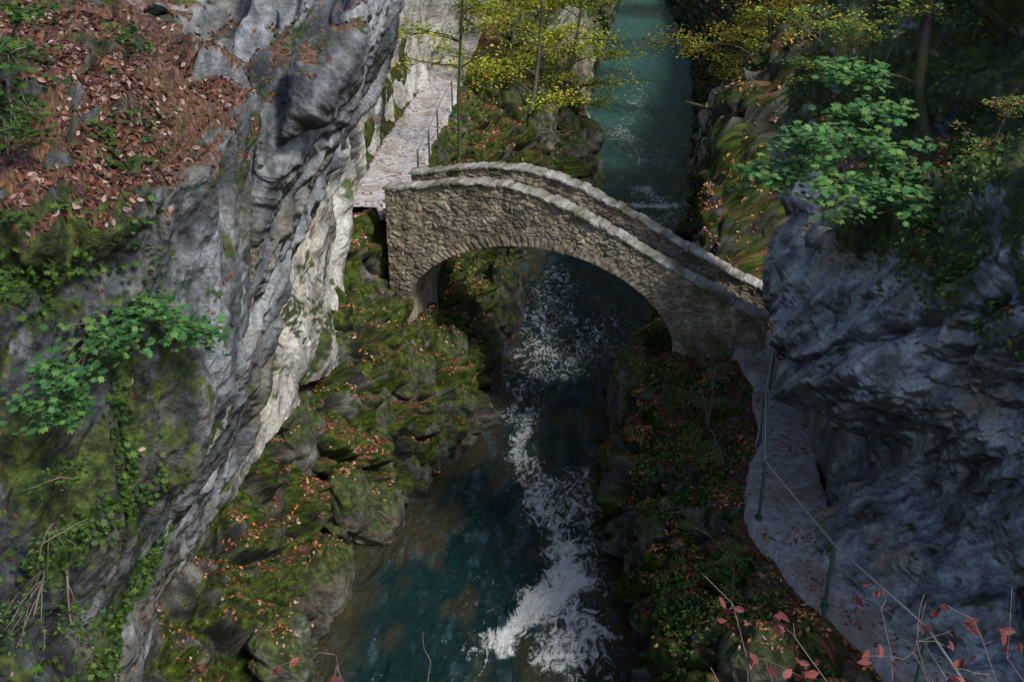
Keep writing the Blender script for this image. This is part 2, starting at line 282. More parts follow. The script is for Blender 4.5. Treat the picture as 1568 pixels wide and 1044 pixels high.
# ---------------------------------------------------------------- terrain
ST=[(3,[(-60,14),(-10,4),(-6.5,1.5),(-6,1.2),(-5.2,.9),(-4.6,.6),(-4,.3),(-3.6,-.2),(-3,-1),(2,-1),(2.8,-.2),(3.1,.9),(3.5,1.8),(4.2,2.6),(4.9,3),(6.3,3),(9,3.2),(60,20)]),
(9,[(-60,14),(-10,5),(-6,2.4),(-5.6,1.8),(-5.1,1.3),(-4.5,.8),(-4,.4),(-3.5,-.2),(-3,-1),(1.8,-1),(2.4,-.2),(2.6,.8),(3.1,1.7),(3.9,2.6),(4.85,3),(6.1,3),(9,3.2),(60,20)]),
(11.5,[(-60,16),(-10,6),(-6,3.2),(-5.2,2.1),(-4.6,1.5),(-4,1),(-3.6,.55),(-3.3,-.2),(-2.8,-1),(1.8,-1),(2.25,-.2),(2.4,.9),(2.8,1.8),(3.4,2.6),(4.0,3),(5.1,3),(9,3.2),(60,20)]),
(13.2,[(-60,16),(-10,7),(-5.9,4.2),(-5.1,2.9),(-4.5,2.1),(-4,1.4),(-3.6,.8),(-3.3,-.2),(-2.8,-1),(1.7,-1),(2.2,-.2),(2.35,1.1),(2.65,2),(3.15,2.6),(3.75,3.03),(4.95,3.03),(9,3.2),(60,20)]),
(15,[(-60,18),(-10,8),(-5.8,5.2),(-5,4.4),(-4.5,3.3),(-4.0,1.9),(-3.5,.9),(-3.25,-.2),(-2.7,-1),(1.6,-1),(2.05,-.2),(2.2,1.3),(2.55,2.2),(3.2,2.7),(4.3,3.07),(5.3,3.07),(9,3.4),(60,20)]),
(17,[(-60,20),(-10,9),(-5.6,5.3),(-4.7,4.6),(-3.8,3.4),(-3,2.1),(-2.55,1.0),(-2.3,-.2),(-1.7,-1),(1.5,-1),(1.9,-.2),(2.1,1.3),(2.6,2.3),(3.6,2.8),(4.7,3.12),(5.8,3.12),(9,3.6),(60,22)]),
(19.5,[(-60,22),(-10,9),(-5.3,5.3),(-4.2,4.4),(-3.2,3.4),(-2.2,2.3),(-1.5,1.3),(-1.15,-.2),(-.6,-1),(1.7,-1),(2.15,-.2),(2.45,1.2),(2.9,2.2),(3.7,2.7),(4.6,3.25),(6,3.25),(9,5),(60,24)]),
(22,[(-60,24),(-10,9),(-4.6,5.1),(-3.1,5.0),(-2.65,3.1),(-1.7,2.1),(-.95,1.1),(-.65,-.2),(0,-1),(2.2,-1),(2.7,-.2),(3,1),(3.4,1.9),(4,2.6),(4.6,3.2),(6.2,3.4),(9,7),(60,26)]),
(24,[(-60,25),(-10,9),(-3.8,5.08),(-2.35,5.05),(-1.9,3.8),(-1.2,2.2),(-.65,1),(-.35,-.2),(.4,-1),(3,-1),(3.5,-.2),(3.8,1),(4.3,2),(4.8,3),(5.4,3.4),(6.5,4),(9.5,9),(60,28)]),
(28,[(-60,27),(-10,10),(-3.6,5.15),(-2.3,5.1),(-1.6,4),(-.9,2.4),(-.45,1),(-.2,-.2),(.6,-1),(4.4,-1),(5,-.2),(5.15,1.6),(5.4,2.8),(5.9,3.5),(6.9,4.6),(8.0,6),(11,10),(60,30)]),
(32,[(-60,29),(-10,11),(-3.2,5.4),(-1.9,5.35),(-1,4.3),(-.2,2.9),(.2,1.2),(.4,-.2),(1.1,-1),(5.5,-1),(6.1,-.2),(6.2,2),(6.4,3.5),(7.0,4.3),(8.0,5.4),(9.5,7),(12.5,9),(60,30)]),
(37,[(-60,30),(-10,12),(-2.9,5.65),(-1.7,5.6),(-.4,4.7),(1,3.6),(1.9,1.9),(2.3,-.2),(3.0,-1),(6.5,-1),(7.1,-.2),(7.2,2),(7.4,3.5),(8.0,4.6),(9.3,6),(11,7.5),(14,9),(60,30)]),
(42,[(-60,32),(-10,13),(-2.6,6),(-1.4,5.95),(.2,5.2),(1.8,4),(2.9,2.2),(3.3,-.2),(4.0,-1),(7.6,-1),(8.1,-.2),(8.3,1.5),(8.7,3),(9.4,4.6),(10.7,6.2),(12,7.5),(15.5,10),(60,31)]),
(50,[(-60,34),(-10,14),(-2.2,6.7),(-1,6.7),(.8,6.1),(2.3,5),(3.1,2.9),(3.5,-.2),(4.3,-1),(8.8,-1),(9.3,-.2),(9.6,1.4),(10,3),(11,4.6),(12.2,6.5),(14,8.5),(18,11),(65,33)]),
(60,[(-60,36),(-10,15),(-1.5,8),(-.2,8),(1.4,6.5),(2.8,4.6),(4,2.2),(4.6,-.2),(5.3,-1),(10.3,-1),(10.9,-.2),(11.3,1.4),(11.9,3),(13,5),(14.7,7),(17,9.5),(22,13),(70,36)]),
(75,[(-60,38),(-10,17),(-1,10),(1,8.5),(3.0,6.3),(4.6,4),(6,1.8),(6.6,-.2),(7.3,-1),(12.3,-1),(13,-.2),(13.5,1.4),(14.2,3),(15.6,5),(17.9,7),(20,9.5),(26,15),(75,38)]),
(112,[(-60,45),(-8,24),(1,14),(4,11),(7,8),(9.3,4.5),(11,2),(11.5,-.2),(12.2,-1),(15.8,-1),(16.5,-.2),(17,1.4),(18,3),(20,5),(22.5,8),(26,11),(34,18),(80,44)]),
(150,[(-60,55),(-8,32),(2,22),(6,17),(10,13),(13,9),(15,4),(16.5,2),(18,1.6),(20,1.6),(22,2),(23,3),(25,5),(27,8),(30,12),(34,15),(44,24),(90,50)]),
(320,[(-160,90),(-60,75),(-20,70),(-10,68),(0,65),(8,62),(14,60),(18,58),(22,57),(27,57),(32,58),(38,60),(44,62),(50,65),(58,68),(70,72),(100,80),(200,100)])]
TC=[[(x,y,z) for x,z in r] for y,r in ST]
TT2=[[(x,y,z-(.2 if ((j in (14,15) and y<21)) else 0)) for j,(x,y,z) in enumerate(r)] for r in TC]
cu=[20,24,50,54,60,66,70,56,70,70,70,60,60,50,40,40,24,16]
cv=[8,14,22,44,54,52,40,12,14,12,40,46,44,44,44,64,60]
G=loft(TT2,cu,cv)
colw=wmat(18,cv); famp=colw@np.array([3,2,.6,.5,1.15,1.45,1.4,.9,.6,.6,.9,1.1,1.1,.8,.08,.08,.6,2.])
leftpath=colw@np.array([0,0,1,1,0,0,0,0,0,0,0,0,0,0,0,0,0,0.])
AMP=np.tile(famp[None],(G.shape[0],1)); yy=G[:,:,1]
AMP=AMP*(1-.88*np.clip(leftpath,0,1)[None]*sstep(21,23,yy))
rp=colw@np.array([0]*14+[1,1,.4,0.]); AMP=AMP+.9*np.clip(rp,0,1)[None]*sstep(22,25,yy)
N=gnormal(G)
if N[:,:,2].mean()<0: N=-N
P=G.reshape(-1,3); q=P*np.array([1,1,.75])
wq=q+.22*np.stack([fbm(q,2),fbm(q+9,2),fbm(q+19,2)],1)
W=worley(wq*.95); d=.42*(.6-W[0])+.34*facet(*W,.15)-.22*np.exp(-((W[1]-W[0])/.10)**2)
W=worley(wq*2.3+4); fine=.16*(.5-W[0])+.12*facet(*W,.25)-.06*np.exp(-((W[1]-W[0])/.12)**2)
d+=.2*fbm(q*.6,3); fine=fine+.05*fbm(q*5,3,.6); d=d+fine
G2=(P+N.reshape(-1,3)*(d*AMP.ravel())[:,None]).reshape(G.shape); N2=gnormal(G2)
if N2[:,:,2].mean()<0: N2=-N2
P2=G2.reshape(-1,3);Nn=N2.reshape(-1,3); n=noi(P2,.7,4); nz=Nn[:,2]
rightb=(P2[:,0]>1)&(P2[:,1]<24)
lit=sstep(.75,1.05,nz+.3*n+.05*rightb)*sstep(.5,1.2,P2[:,2])*.7
lit=np.where(P2[:,1]>24,np.clip(lit+.2,0,1)*sstep(2.4,3.6,P2[:,2]),lit)
moss=np.clip(.52+.5*n+.3*nz,0,1)*sstep(.15,.6,P2[:,2]+.25*n)
moss=np.where((P2[:,1]>24)&(P2[:,0]>4),moss*.75,moss)
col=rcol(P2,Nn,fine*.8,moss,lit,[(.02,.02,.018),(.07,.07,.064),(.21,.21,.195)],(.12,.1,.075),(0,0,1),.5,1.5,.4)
gridobj('ground',G2,M_bank,{},col); reg('ground',G2,N2,moss,lit)
def pathcol(P,g=1.):
    n=fbm(P*1.3+3,4); n2=fbm(P*9,3,.6); c=lerp3(.5+.5*n2,[(.2,.187,.19),(.34,.33,.345),(.5,.49,.52)],[0,.5,1]); b=sstep(.05,.5,n)[:,None]*.6; return (c*(1-b)+np.array([.22,.165,.125])*b)*g
def strip(name,rows,cols,n=26,lift=.02,g=1.,k=60):
    C=np.array([[TC[r][cols[0]],TC[r][cols[1]]] for r in rows]); W=wmat(len(rows),k); E2=np.einsum('ai,ijk->ajk',W,C)
    t=np.linspace(-.06,1.06,n); Gp=E2[:,0:1]*(1-t)[None,:,None]+E2[:,1:2]*t[None,:,None]
    Gp[:,:,2]+=lift-.3*(np.abs(t-.5)>.54)[None]; PP=Gp.reshape(-1,3); PP[:,2]+=.02*fbm(PP*1.6,3)+.006*fbm(PP*7,2)
    PP[:,0]+=.07*fbm(PP*np.array([0,1.3,0])+3,2)
    Z=PP.reshape(Gp.shape); gridobj(name,Z,M_path,{},pathcol(PP,g)); reg(name,Z,np.tile([0,0,1.],(Z.shape[0],Z.shape[1],1)),np.zeros(len(PP)),np.ones(len(PP)))
strip('footpath',[0,1,2,3,4,5,6],(14,15)); strip('footpath.001',[7,8,9,10,11,12,13,14],(2,3),26,.1,1.2,150)  # far path lightened: its sunlight is painted into the colour
# ---------------------------------------------------------------- water
def waterobj():
    ys=np.concatenate([np.arange(2,46,.04),np.arange(46,152,.4)]); xs=np.concatenate([np.linspace(-6,9,430),np.linspace(9.2,40,90)])
    X,Y=np.meshgrid(xs,ys); P=np.stack([X.ravel(),Y.ravel(),np.zeros(X.size)],1)
    q=P*np.array([1,.55,1]); h=.055*fbm(q*1.0,4,.55)+.024*ridged(q*3.2,3)
    wx=P[:,0]+.45*fbm(P*.9+3,3); wy=P[:,1]+.3*fbm(P*.8+13,3); f=np.zeros(len(P))
    def seg(a,b,w,s):
        nonlocal f
        a=np.array(a);b=np.array(b);ab=b-a; t=np.clip(((wx-a[0])*ab[0]+(wy-a[1])*ab[1])/(ab@ab),0,1)
        dd=np.hypot(wx-a[0]-t*ab[0],wy-a[1]-t*ab[1]); f=np.maximum(f,s*np.exp(-(dd/w)**2))
    seg((.95,16.2),(1.15,15.0),.4,.85); seg((1.15,15),(.6,14.2),.5,1.15); seg((.6,14.2),(-.2,13.5),.38,1.0); seg((1.1,14.6),(1.1,12.8),.5,.75)
    seg((.9,17.6),(.95,16.2),.45,.6); seg((.24,19.5),(.9,17.6),.45,.58); seg((.1,20.9),(.24,19.5),.3,.62); seg((.5,23.5),(.1,20.9),.35,.45)
    seg((1.7,18.8),(1.0,17.2),.55,.5); seg((1.6,17),(1.3,15.5),.5,.45); seg((.84,25),(.5,23.5),.9,.44); seg((1.4,31),(.84,25),1.0,.42); seg((3,27),(1.5,24),.8,.42); seg((5.6,41),(6.2,36.5),.7,.55); seg((5.0,38.5),(6.4,38.6),.5,.9)
    seg((3.5,33),(5.6,37),.9,.45); seg((5.5,52),(6.6,45),1.4,.38); seg((8.5,64),(6.6,54),1.4,.34)
    f=f+.2*np.clip(fbm(P*np.array([.8,.35,1])+5,3),0,1)+.10*sstep(3.,1.,np.abs(wx-.7))*(P[:,1]>13)*(P[:,1]<30)  # faint baseline paints ripple highlights mid-river, besides the real foam
    Yl=[s[0] for s in ST]; xl=np.interp(P[:,1],Yl,[s[1][7][0] for s in ST]); xr=np.interp(P[:,1],Yl,[s[1][10][0] for s in ST])
    e=np.minimum(P[:,0]-xl,xr-P[:,0]); sh=np.clip(sstep(1.2,.1,e+.5*fbm(P*.7,3))+.75*sstep(.1,.5,fbm(P*np.array([.9,.5,1])+33,4)),0,1)[:,None]
    c=np.array([.004,.028,.033])*(1-sh)+np.array([.05,.048,.026])*sh; far=sstep(26,60,P[:,1])[:,None]; c=c*(1-far)+np.array([.045,.14,.125])*far  # olive shallows; far water lightened, its reflection painted into the colour
    glint=(.4*sstep(.2,.9,fbm(P*np.array([3.2,1.3,1])+53,5,.65)+.3*sstep(2.2,.6,np.abs(wx-.7))-.15*(P[:,1]<15.5)))[:,None]; c=c*(1-glint)+np.array([.07,.135,.175])*glint  # blue-grey sky highlights on the ripples painted into the water colour
    P[:,2]=h
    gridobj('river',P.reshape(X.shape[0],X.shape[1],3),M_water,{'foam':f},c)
waterobj()
# ---------------------------------------------------------------- leaves
OV=(np.array([(0,-.5,0),(.28,-.1,.1),(.22,.28,.08),(0,.55,-.05),(-.22,.28,.08),(-.28,-.1,.1)]),np.array([(0,1,2,3),(0,3,4,5)]))
mo=[(0,-.2),(.35,-.28),(.25,0),(.62,.1),(.35,.28),(.48,.62),(.18,.5),(0,.92),(-.18,.5),(-.48,.62),(-.35,.28),(-.62,.1),(-.25,0),(-.35,-.28)]
MA=(np.array([(0,.12,.03)]+[(x,y,-.12*math.hypot(x,y)**2) for x,y in mo]),np.array([(0,i+1,(i+1)%14+1) for i in range(14)]))
LN=(np.array([(-.05,0,0),(.05,0,0),(.04,.6,.06),(0,1.,-.05)]),np.array([(0,1,2,3)]))
def leaves(name,C,Nr,size,tmpl,cols,mat):
    C=np.asarray(C,float);n=len(C); Nr=Nr/np.linalg.norm(Nr,axis=1)[:,None]
    r=rng.normal(size=(n,3)); T=np.cross(Nr,r); T/=np.linalg.norm(T,axis=1)[:,None]; Bn=np.cross(Nr,T)
    tv,tf=tmpl; s=np.broadcast_to(size,(n,)); zs=rng.uniform(-.6,1.8,n)
    V=C[:,None]+s[:,None,None]*(tv[None,:,0:1]*T[:,None]+tv[None,:,1:2]*Bn[:,None]+(tv[None,:,2:3]*zs[:,None,None])*Nr[:,None])
    F=(tf[None]+(np.arange(n)*len(tv))[:,None,None]).reshape(-1,tf.shape[1])
    return mk(name,V.reshape(-1,3),F,mat,cols=np.repeat(cols,len(tv),0),smooth=False)
def pick(pal,n,var=.25):
    pal=np.array(pal); c=pal[rng.integers(0,len(pal),n)]; return c*rng.uniform(1-var,1+var,(n,1))*rng.uniform(.9,1.1,(n,3))
LIT=[(.14,.05,.03),(.22,.075,.038),(.09,.036,.03),(.3,.17,.135),(.33,.145,.055),(.18,.077,.06),(.42,.3,.27),(.11,.045,.037)]
LITD=[(.07,.025,.02),(.11,.04,.024),(.045,.022,.02),(.19,.115,.1),(.15,.062,.03),(.085,.036,.034),(.3,.22,.205),(.052,.023,.022)]
ORG=[(.42,.15,.04),(.34,.11,.035),(.48,.23,.08),(.24,.085,.035),(.42,.24,.17)]
GRN=[(.045,.105,.02),(.065,.14,.027),(.1,.18,.033),(.033,.078,.022)]
def scatter(name,surf,n,wf,size,tmpl,pal,mat,tilt=.35,lift=.012,up=0):
    s=SURF[surf]; w=s['area']*np.clip(wf(s['P'],s['N'],s),0,None); w/=w.sum()
    i=rng.choice(len(w),n,p=w); jit=np.sqrt(s['area'][i])[:,None]
    r=rng.uniform(-.5,.5,(n,3))*jit*1.3; Nn=s['N'][i]; r-=(r*Nn).sum(1)[:,None]*Nn
    C=s['P'][i]+r+Nn*(lift*rng.uniform(.3,1.6,n))[:,None]; Nr=Nn*(1-up)+np.array([0,0,up])+rng.normal(size=(n,3))*tilt
    return leaves(name,C,Nr,rng.uniform(size[0],size[1],n),tmpl,pick(pal,n),mat)
pat=lambda P,s=1.6,a=-.1,b=.3: sstep(a,b,fbm(P*s+77,3))
scatter('fallen_leaves','rock_outcrop',5500,lambda P,N,s:s['lit']**1.5*(.12+pat(P,1.4,-.2,.3))+.02*sstep(.1,.5,N[:,2]),(.04,.075),OV,LITD,M_litter)
scatter('fallen_leaves.001','ground',7500,lambda P,N,s:(P[:,1]<26)*(P[:,0]<1)*(P[:,0]>-6)*(P[:,2]>.3)*sstep(.4,.9,N[:,2])*(.03+pat(P,1.6,.05,.4)),(.05,.09),OV,LIT+ORG[:2],M_litter)
scatter('fallen_leaves.002','ground',9500,lambda P,N,s:(P[:,1]<23)*(P[:,0]>1.5)*(P[:,0]<6)*(P[:,2]>.8)*sstep(.3,.8,N[:,2])*(.04+pat(P,1.3,.05,.4))*(P[:,1]>8),(.05,.085),OV,ORG,M_litter)
scatter('fallen_leaves.003','ground',12000,lambda P,N,s:(P[:,1]>22)*(P[:,1]<62)*(P[:,0]>-5)*(P[:,0]<20)*(P[:,2]>.8)*sstep(.15,.6,N[:,2])*(.15+pat(P,.8)),(.08,.13),OV,LIT+ORG,M_litter)
scatter('fallen_leaves.004','footpath',1300,lambda P,N,s:.1+pat(P,1.5),(.045,.075),OV,LIT,M_litter,.2,.01)
scatter('fallen_leaves.005','footpath.001',2600,lambda P,N,s:.4+pat(P,1.5),(.06,.09),OV,LIT+[(.5,.36,.3)]*3,M_litter,.2,.01)  # extra pale leaf tones paint sunlight onto the far path
scatter('fallen_leaves.006','rock_face',1500,lambda P,N,s:s['lit']*(P[:,2]<11)+.0,(.05,.085),OV,ORG,M_litter)
scatter('fallen_leaves.007','overhanging_cliff',500,lambda P,N,s:sstep(.4,.8,N[:,2])*(P[:,2]<12),(.05,.08),OV,LITD,M_litter)
MOS=[(.05,.085,.012),(.075,.12,.017),(.12,.165,.027),(.033,.052,.011)]
MOSR=[(.08,.13,.018),(.12,.18,.026),(.18,.24,.04),(.05,.08,.015)]
BP=np.concatenate(BP);BN=np.concatenate(BN); SURF['b']=dict(P=BP,N=BN,area=np.ones(len(BP))*.0004)
scatter('undergrowth.007','b',14000,lambda P,N,s:(P[:,2]>.2)*1.,(.02,.055),LN,MOS,M_leaf,.7,0,.5)
scatter('fallen_leaves.009','b',1500,lambda P,N,s:sstep(.5,.9,N[:,2]),(.05,.085),OV,LIT+ORG,M_litter)
scatter('undergrowth','ground',32000,lambda P,N,s:(P[:,1]<26)*(P[:,1]>8)*(np.abs(P[:,0])<6)*(P[:,2]>.3)*(.05+pat(P+9,1.1))*(s['moss']),(.025,.07),LN,MOS,M_leaf,.7,.0,.6)
scatter('undergrowth.001','ground',7000,lambda P,N,s:(P[:,1]<23)*(P[:,1]>8)*(P[:,0]>2.3)*(P[:,0]<4.2)*(P[:,2]>1.2)*pat(P+19,1.0,.05,.4),(.04,.09),OV,[(.07,.15,.03),(.1,.2,.04),(.15,.24,.05)],M_leaf,.5,.06,.6)
scatter('undergrowth.002','rock_outcrop',5000,lambda P,N,s:pat(P+29,.9,.0,.5)*(P[:,0]<-2.9)*(1+3*(P[:,0]<-3.3)),(.03,.07),MA,GRN,M_leaf,.45,.06,.7)
scatter('undergrowth.003','rock_outcrop',9000,lambda P,N,s:s['moss']**2*(.1+pat(P+9,1.5)),(.03,.07),LN,MOS,M_leaf,.7,0,.5)
scatter('undergrowth.004','rock_face',22000,lambda P,N,s:(P[:,2]>7.1)*(P[:,2]<13)*s['moss']*(.15+pat(P+9,1.2)),(.04,.1),LN,MOSR,M_leaf,.7,0,.3)
scatter('undergrowth.006','rock_face',6000,lambda P,N,s:(P[:,2]>7.2)*(P[:,2]<13)*pat(P+49,.8,.0,.4),(.05,.1),OV,[(.07,.15,.03),(.1,.2,.04),(.14,.22,.05),(.05,.1,.03)],M_leaf,.5,.1,.5)
scatter('undergrowth.005','ground',16000,lambda P,N,s:(P[:,1]>24)*(P[:,1]<62)*(P[:,0]<16)*(P[:,0]>-2)*(P[:,2]>.8)*(.05+pat(P+9,.6)),(.07,.16),OV,[(.1,.15,.025),(.18,.21,.035),(.06,.1,.02)],M_leaf,.6,.14,.6)
# ---------------------------------------------------------------- wood
def bcol(P,kind):
    if kind=='twig': return lerp3(.5+.5*fbm(P*3,2),[(.1,.07,.06),(.26,.21,.19)],[0,1])
    c=lerp3(.5+.5*fbm(P*np.array([6,6,2]),3),[(.03,.026,.022),(.08,.07,.06),(.14,.13,.12)],[0,.5,1]); m=sstep(-.2,.25,fbm(P*1.6+9,3))[:,None]; return c*(1-m)+np.array([.05,.07,.014])*m
class Wood:
    def __init__(s): s.V=[];s.F=[]
    def tube(s,pts,rad,k=6):
        pts=[Vector(p) for p in pts]; b=len(s.V)
        for i,p in enumerate(pts):
            d=(pts[min(i+1,len(pts)-1)]-pts[max(i-1,0)]); d=d.normalized() if d.length>1e-6 else Vector((0,0,1))
            a=d.cross(Vector((.3,.9,.1))).normalized(); c=d.cross(a)
            for j in range(k):
                t=2*math.pi*j/k; s.V.append(p+(a*math.cos(t)+c*math.sin(t))*rad[i])
        for i in range(len(pts)-1):
            for j in range(k): s.F.append((b+i*k+j,b+i*k+(j+1)%k,b+(i+1)*k+(j+1)%k,b+(i+1)*k+j))
    def obj(s,name,mat):
        V=np.array([tuple(v) for v in s.V]); return mk(name,V,np.array(s.F),mat,cols=bcol(V,'twig' if mat is M_twig else 'bark'))
def curve(a,b,n,wob,sag=0):
    a=Vector(a);b=Vector(b);L=(b-a).length; out=[];o=Vector((0,0,0))
    for i in range(n+1):
        t=i/n; o=o+Vector([random.gauss(0,wob*L/n) for _ in range(3)]) if 0<i else o
        out.append(a.lerp(b,t)+o+Vector((0,0,sag*L*4*t*(1-t))))
    return out
YG=[(.2,.28,.03),(.38,.42,.05),(.52,.52,.07),(.25,.33,.05),(.58,.5,.06)]
DG=[(.05,.09,.02),(.08,.13,.025),(.13,.17,.03)]
OG=[(.46,.23,.045),(.52,.33,.055),(.38,.16,.04),(.28,.29,.045)]
def tree(name,base,h,lean,r0,spread,nl,nleaf,ls,pal,start=.35,seed=0,tmpl=OV,flat=.45):
    random.seed(seed); w=Wood(); top=Vector(base)+Vector((lean[0],lean[1],h)); tr=curve(base,top,12,.05)
    tr=[Vector(base)-Vector((0,0,.4))]+tr; rr=[r0*1.15]+[r0*(1-.85*i/12) for i in range(13)]; w.tube(tr,rr,8); C=[]
    for i in range(nl):
        t=start+(1-start)*(i+random.random())/nl; k=min(int(t*12)+1,12); b=tr[k]; az=random.uniform(0,6.28); L=spread*(1.1-.6*t)*random.uniform(.6,1.2)
        e=b+Vector((math.cos(az)*L,math.sin(az)*L,L*random.uniform(-.05,.55))); lp=curve(b,e,7,.12,.08); r=r0*(1-.8*t)*.55; w.tube(lp,[r*(1-.8*j/7)+.004 for j in range(8)],5)
        for q in range(6):
            j=random.randint(2,7); az2=az+random.uniform(-1.3,1.3); l2=L*random.uniform(.2,.5)
            tw=curve(lp[j],lp[j]+Vector((math.cos(az2)*l2,math.sin(az2)*l2,l2*random.uniform(-.2,.35))),4,.15); w.tube(tw,[r*.35*(1-.7*m/4)+.003 for m in range(5)],4)
            for m in range(1,5): C.append(tuple(tw[m]))
    C=np.array(C); idx=rng.integers(0,len(C),nleaf); sg=spread*.11
    LC=C[idx]+rng.normal(size=(nleaf,3))*np.array([sg,sg,sg*flat]); nr=rng.normal(size=(nleaf,3))*.55+np.array([0,0,1.])
    e=empty(name,base)
    par(w.obj('trunk_and_limbs',M_bark),e); cm=pick(pal,nleaf); par(leaves('crown',LC,nr,rng.uniform(ls*.7,ls*1.3,nleaf),tmpl,cm,M_leaf),e)
tree('beech_tree',(-1.5,26.3,4.6),8.5,(.4,1.5),.06,2.2,12,1500,.1,YG,.3,1)
tree('beech_tree.001',(.6,35,4.4),8,(1,2),.08,2.8,14,5500,.12,YG,.0,2)
tree('beech_tree.002',(2.0,40,3.6),7,(1.0,0),.08,2.4,14,5500,.12,YG,.0,3)
tree('beech_tree.003',(0,44,5.2),9,(.5,1),.1,3.2,14,5500,.14,YG,.0,4)
tree('beech_tree.004',(2,52,5),8,(1.2,0),.12,3.0,14,5500,.16,YG,.0,5)
tree('beech_tree.005',(-1,60,8),9,(0,0),.18,4,14,4500,.2,YG,.1,6)
tree('beech_tree.006',(3,68,5),10,(1,0),.2,4.0,14,4500,.22,YG,.1,7)
tree('beech_tree.007',(8.2,31.5,5.2),6,(-.9,0),.08,2.2,14,4500,.1,DG+YG+OG,.1,8)
tree('beech_tree.008',(9.6,38,5.6),8,(-1.2,1),.11,3.2,15,6000,.12,YG+OG,.0,9)
tree('beech_tree.009',(12,43,8),10,(-2,0),.16,3.6,15,5200,.14,YG+OG,.05,10)
tree('beech_tree.010',(12.5,52,6.5),9,(-2.6,0),.2,4.2,15,5500,.16,YG,.0,11)
tree('beech_tree.011',(15,60,8),10,(-3,0),.22,4.8,15,5500,.19,YG+OG,.0,12)
tree('beech_tree.012',(17.5,76,8),11,(-3.5,0),.25,5.8,15,5500,.25,YG,.0,13)
tree('beech_tree.013',(9.2,28,7),5,(-1.0,1),.07,2.4,13,4500,.1,YG+OG,.05,14)
tree('beech_tree.014',(10.8,34,7.4),6,(-1.2,1),.1,3.0,13,5500,.11,OG+YG,.0,15)
tree('beech_tree.015',(7.6,29,4.4),2.4,(-.4,0),.04,1.2,12,2200,.075,DG+GRN+OG,.0,16)
tree('beech_tree.016',(8.6,34.5,4.9),3.2,(-.5,0),.05,1.6,12,2600,.09,DG+YG,.0,17)
tree('beech_tree.017',(6.8,25.5,4),2.0,(-.2,0),.04,1.0,12,1500,.07,DG+GRN,.0,18)
tree('beech_tree.018',(.8,37.3,4.6),2.2,(.3,0),.04,1.5,12,2400,.08,DG+YG,.0,19)
for i,(x,y,z) in enumerate([(1,84,9),(24,95,10),(6,105,8),(26,120,11),(10,128,12),(0,120,22),(18,138,6),(30,140,22),(34,110,20),(-4,90,16),(5,150,24),(25,160,14),(15,150,8)]):
    tree('beech_tree.%03d'%(20+i),(x,y,z-1.5),12,(0,0),.3,6.5,14,3600,.42,YG+DG,.05,30+i)
w=Wood(); random.seed(5)
w.tube([(9.6,32.6,4.6),(8.73,31.99,4.89),(7.44,31.02,5.17),(6.3,30.6,5.5),(5.24,30.22,5.85)],[.13,.11,.09,.07,.03],7)
w.tube(curve((7.2,31,5.2),(5.61,30.6,4.28),6,.06)+[(4.9,29.8,3.8),(4.06,29.04,3.28)],[.03,.028,.026,.024,.022,.02,.018,.014,.008],5)
w.tube(curve((5.4,30.4,4.1),(5.2,29.6,3.0),5,.1),[.012]*6,4)
w.obj('mossy_branch',M_bark)
def shrub(name,root,blobs,n,ls,pal,seed,tm=MA):
    random.seed(seed); w=Wood(); C=[]
    for (c,r,k) in blobs:
        c=Vector(c); main=curve(root,c,7,.07,.1); w.tube(main,[.016*(1-.75*i/7)+.003 for i in range(8)],5)
        for j in range(k):
            a=random.uniform(0,6.28); rr=r*random.uniform(.3,1.0); zz=random.choice([-.35,-.12,.1,.3])*r+random.gauss(0,.03)
            e=c+Vector((math.cos(a)*rr,math.sin(a)*rr,zz)); st=main[random.randint(4,7)]; tw=curve(st,e,5,.08,.04); w.tube(tw,[.006,.005,.004,.004,.003,.002],4)
            m=max(3,int(n/len(blobs)/k))
            for q in range(m):
                p=tw[random.randint(2,5)]+Vector((random.gauss(0,ls*1.3),random.gauss(0,ls*1.3),random.gauss(0,ls*.3))); C.append(tuple(p))
    n2=len(C); e=empty(name,root)
    par(w.obj('stems',M_twig),e); nr=rng.normal(size=(n2,3))*.28+np.array([0,-.15,1.])
    par(leaves('leaves',C,nr,rng.uniform(ls*.55,ls*1.15,n2),tm,pick(pal,n2),M_leaf),e)
GR2=[(.055,.17,.055),(.08,.22,.065),(.043,.13,.047),(.13,.25,.065)]
GR3=[(.075,.21,.07),(.11,.27,.085),(.055,.16,.06),(.18,.32,.085)]
shrub('maple_shrub',(-3.45,7.9,8.4),[(S(230,480,8),.35,9),(S(150,530,7.6),.4,9),(S(300,510,8.3),.3,7),(S(70,590,7.2),.35,7),(S(90,640,7.3),.3,6)],900,.07,GR2,21)
shrub('maple_shrub.001',(-4.3,8.6,10.4),[(S(30,90,7.2),.4,9),(S(10,200,7),.35,8),(S(20,330,7.2),.3,6),(S(40,20,7.6),.3,6),(S(-30,450,7),.3,6)],900,.06,GRN,22)
shrub('maple_shrub.002',(5.0,14.9,7.9),[(S(1300,110,13.8),.45,8),(S(1240,220,13),.6,12),(S(1370,240,13),.6,12),(S(1190,275,13.4),.5,8),(S(1400,310,12.6),.5,8),(S(1330,180,13.5),.5,9),(S(1290,300,12.8),.5,9)],2300,.11,GR3,23)
shrub('maple_shrub.003',(-4,7.4,6.6),[(S(60,830,7.6),.4,8),(S(130,960,7.8),.3,6),(S(40,950,7.6),.35,7),(S(90,720,7.6),.3,6)],700,.045,GRN,24,OV)
shrub('hazel_shrub',(3.6,15.9,2.8),[((3.5,15.9,3.4),.5,10),((3.2,15.0,3.0),.4,8),((3.5,14.2,3.1),.4,8),((3.9,17.0,3.5),.4,8)],1300,.04,[(.08,.15,.035),(.12,.19,.045),(.17,.2,.05)],25,OV)
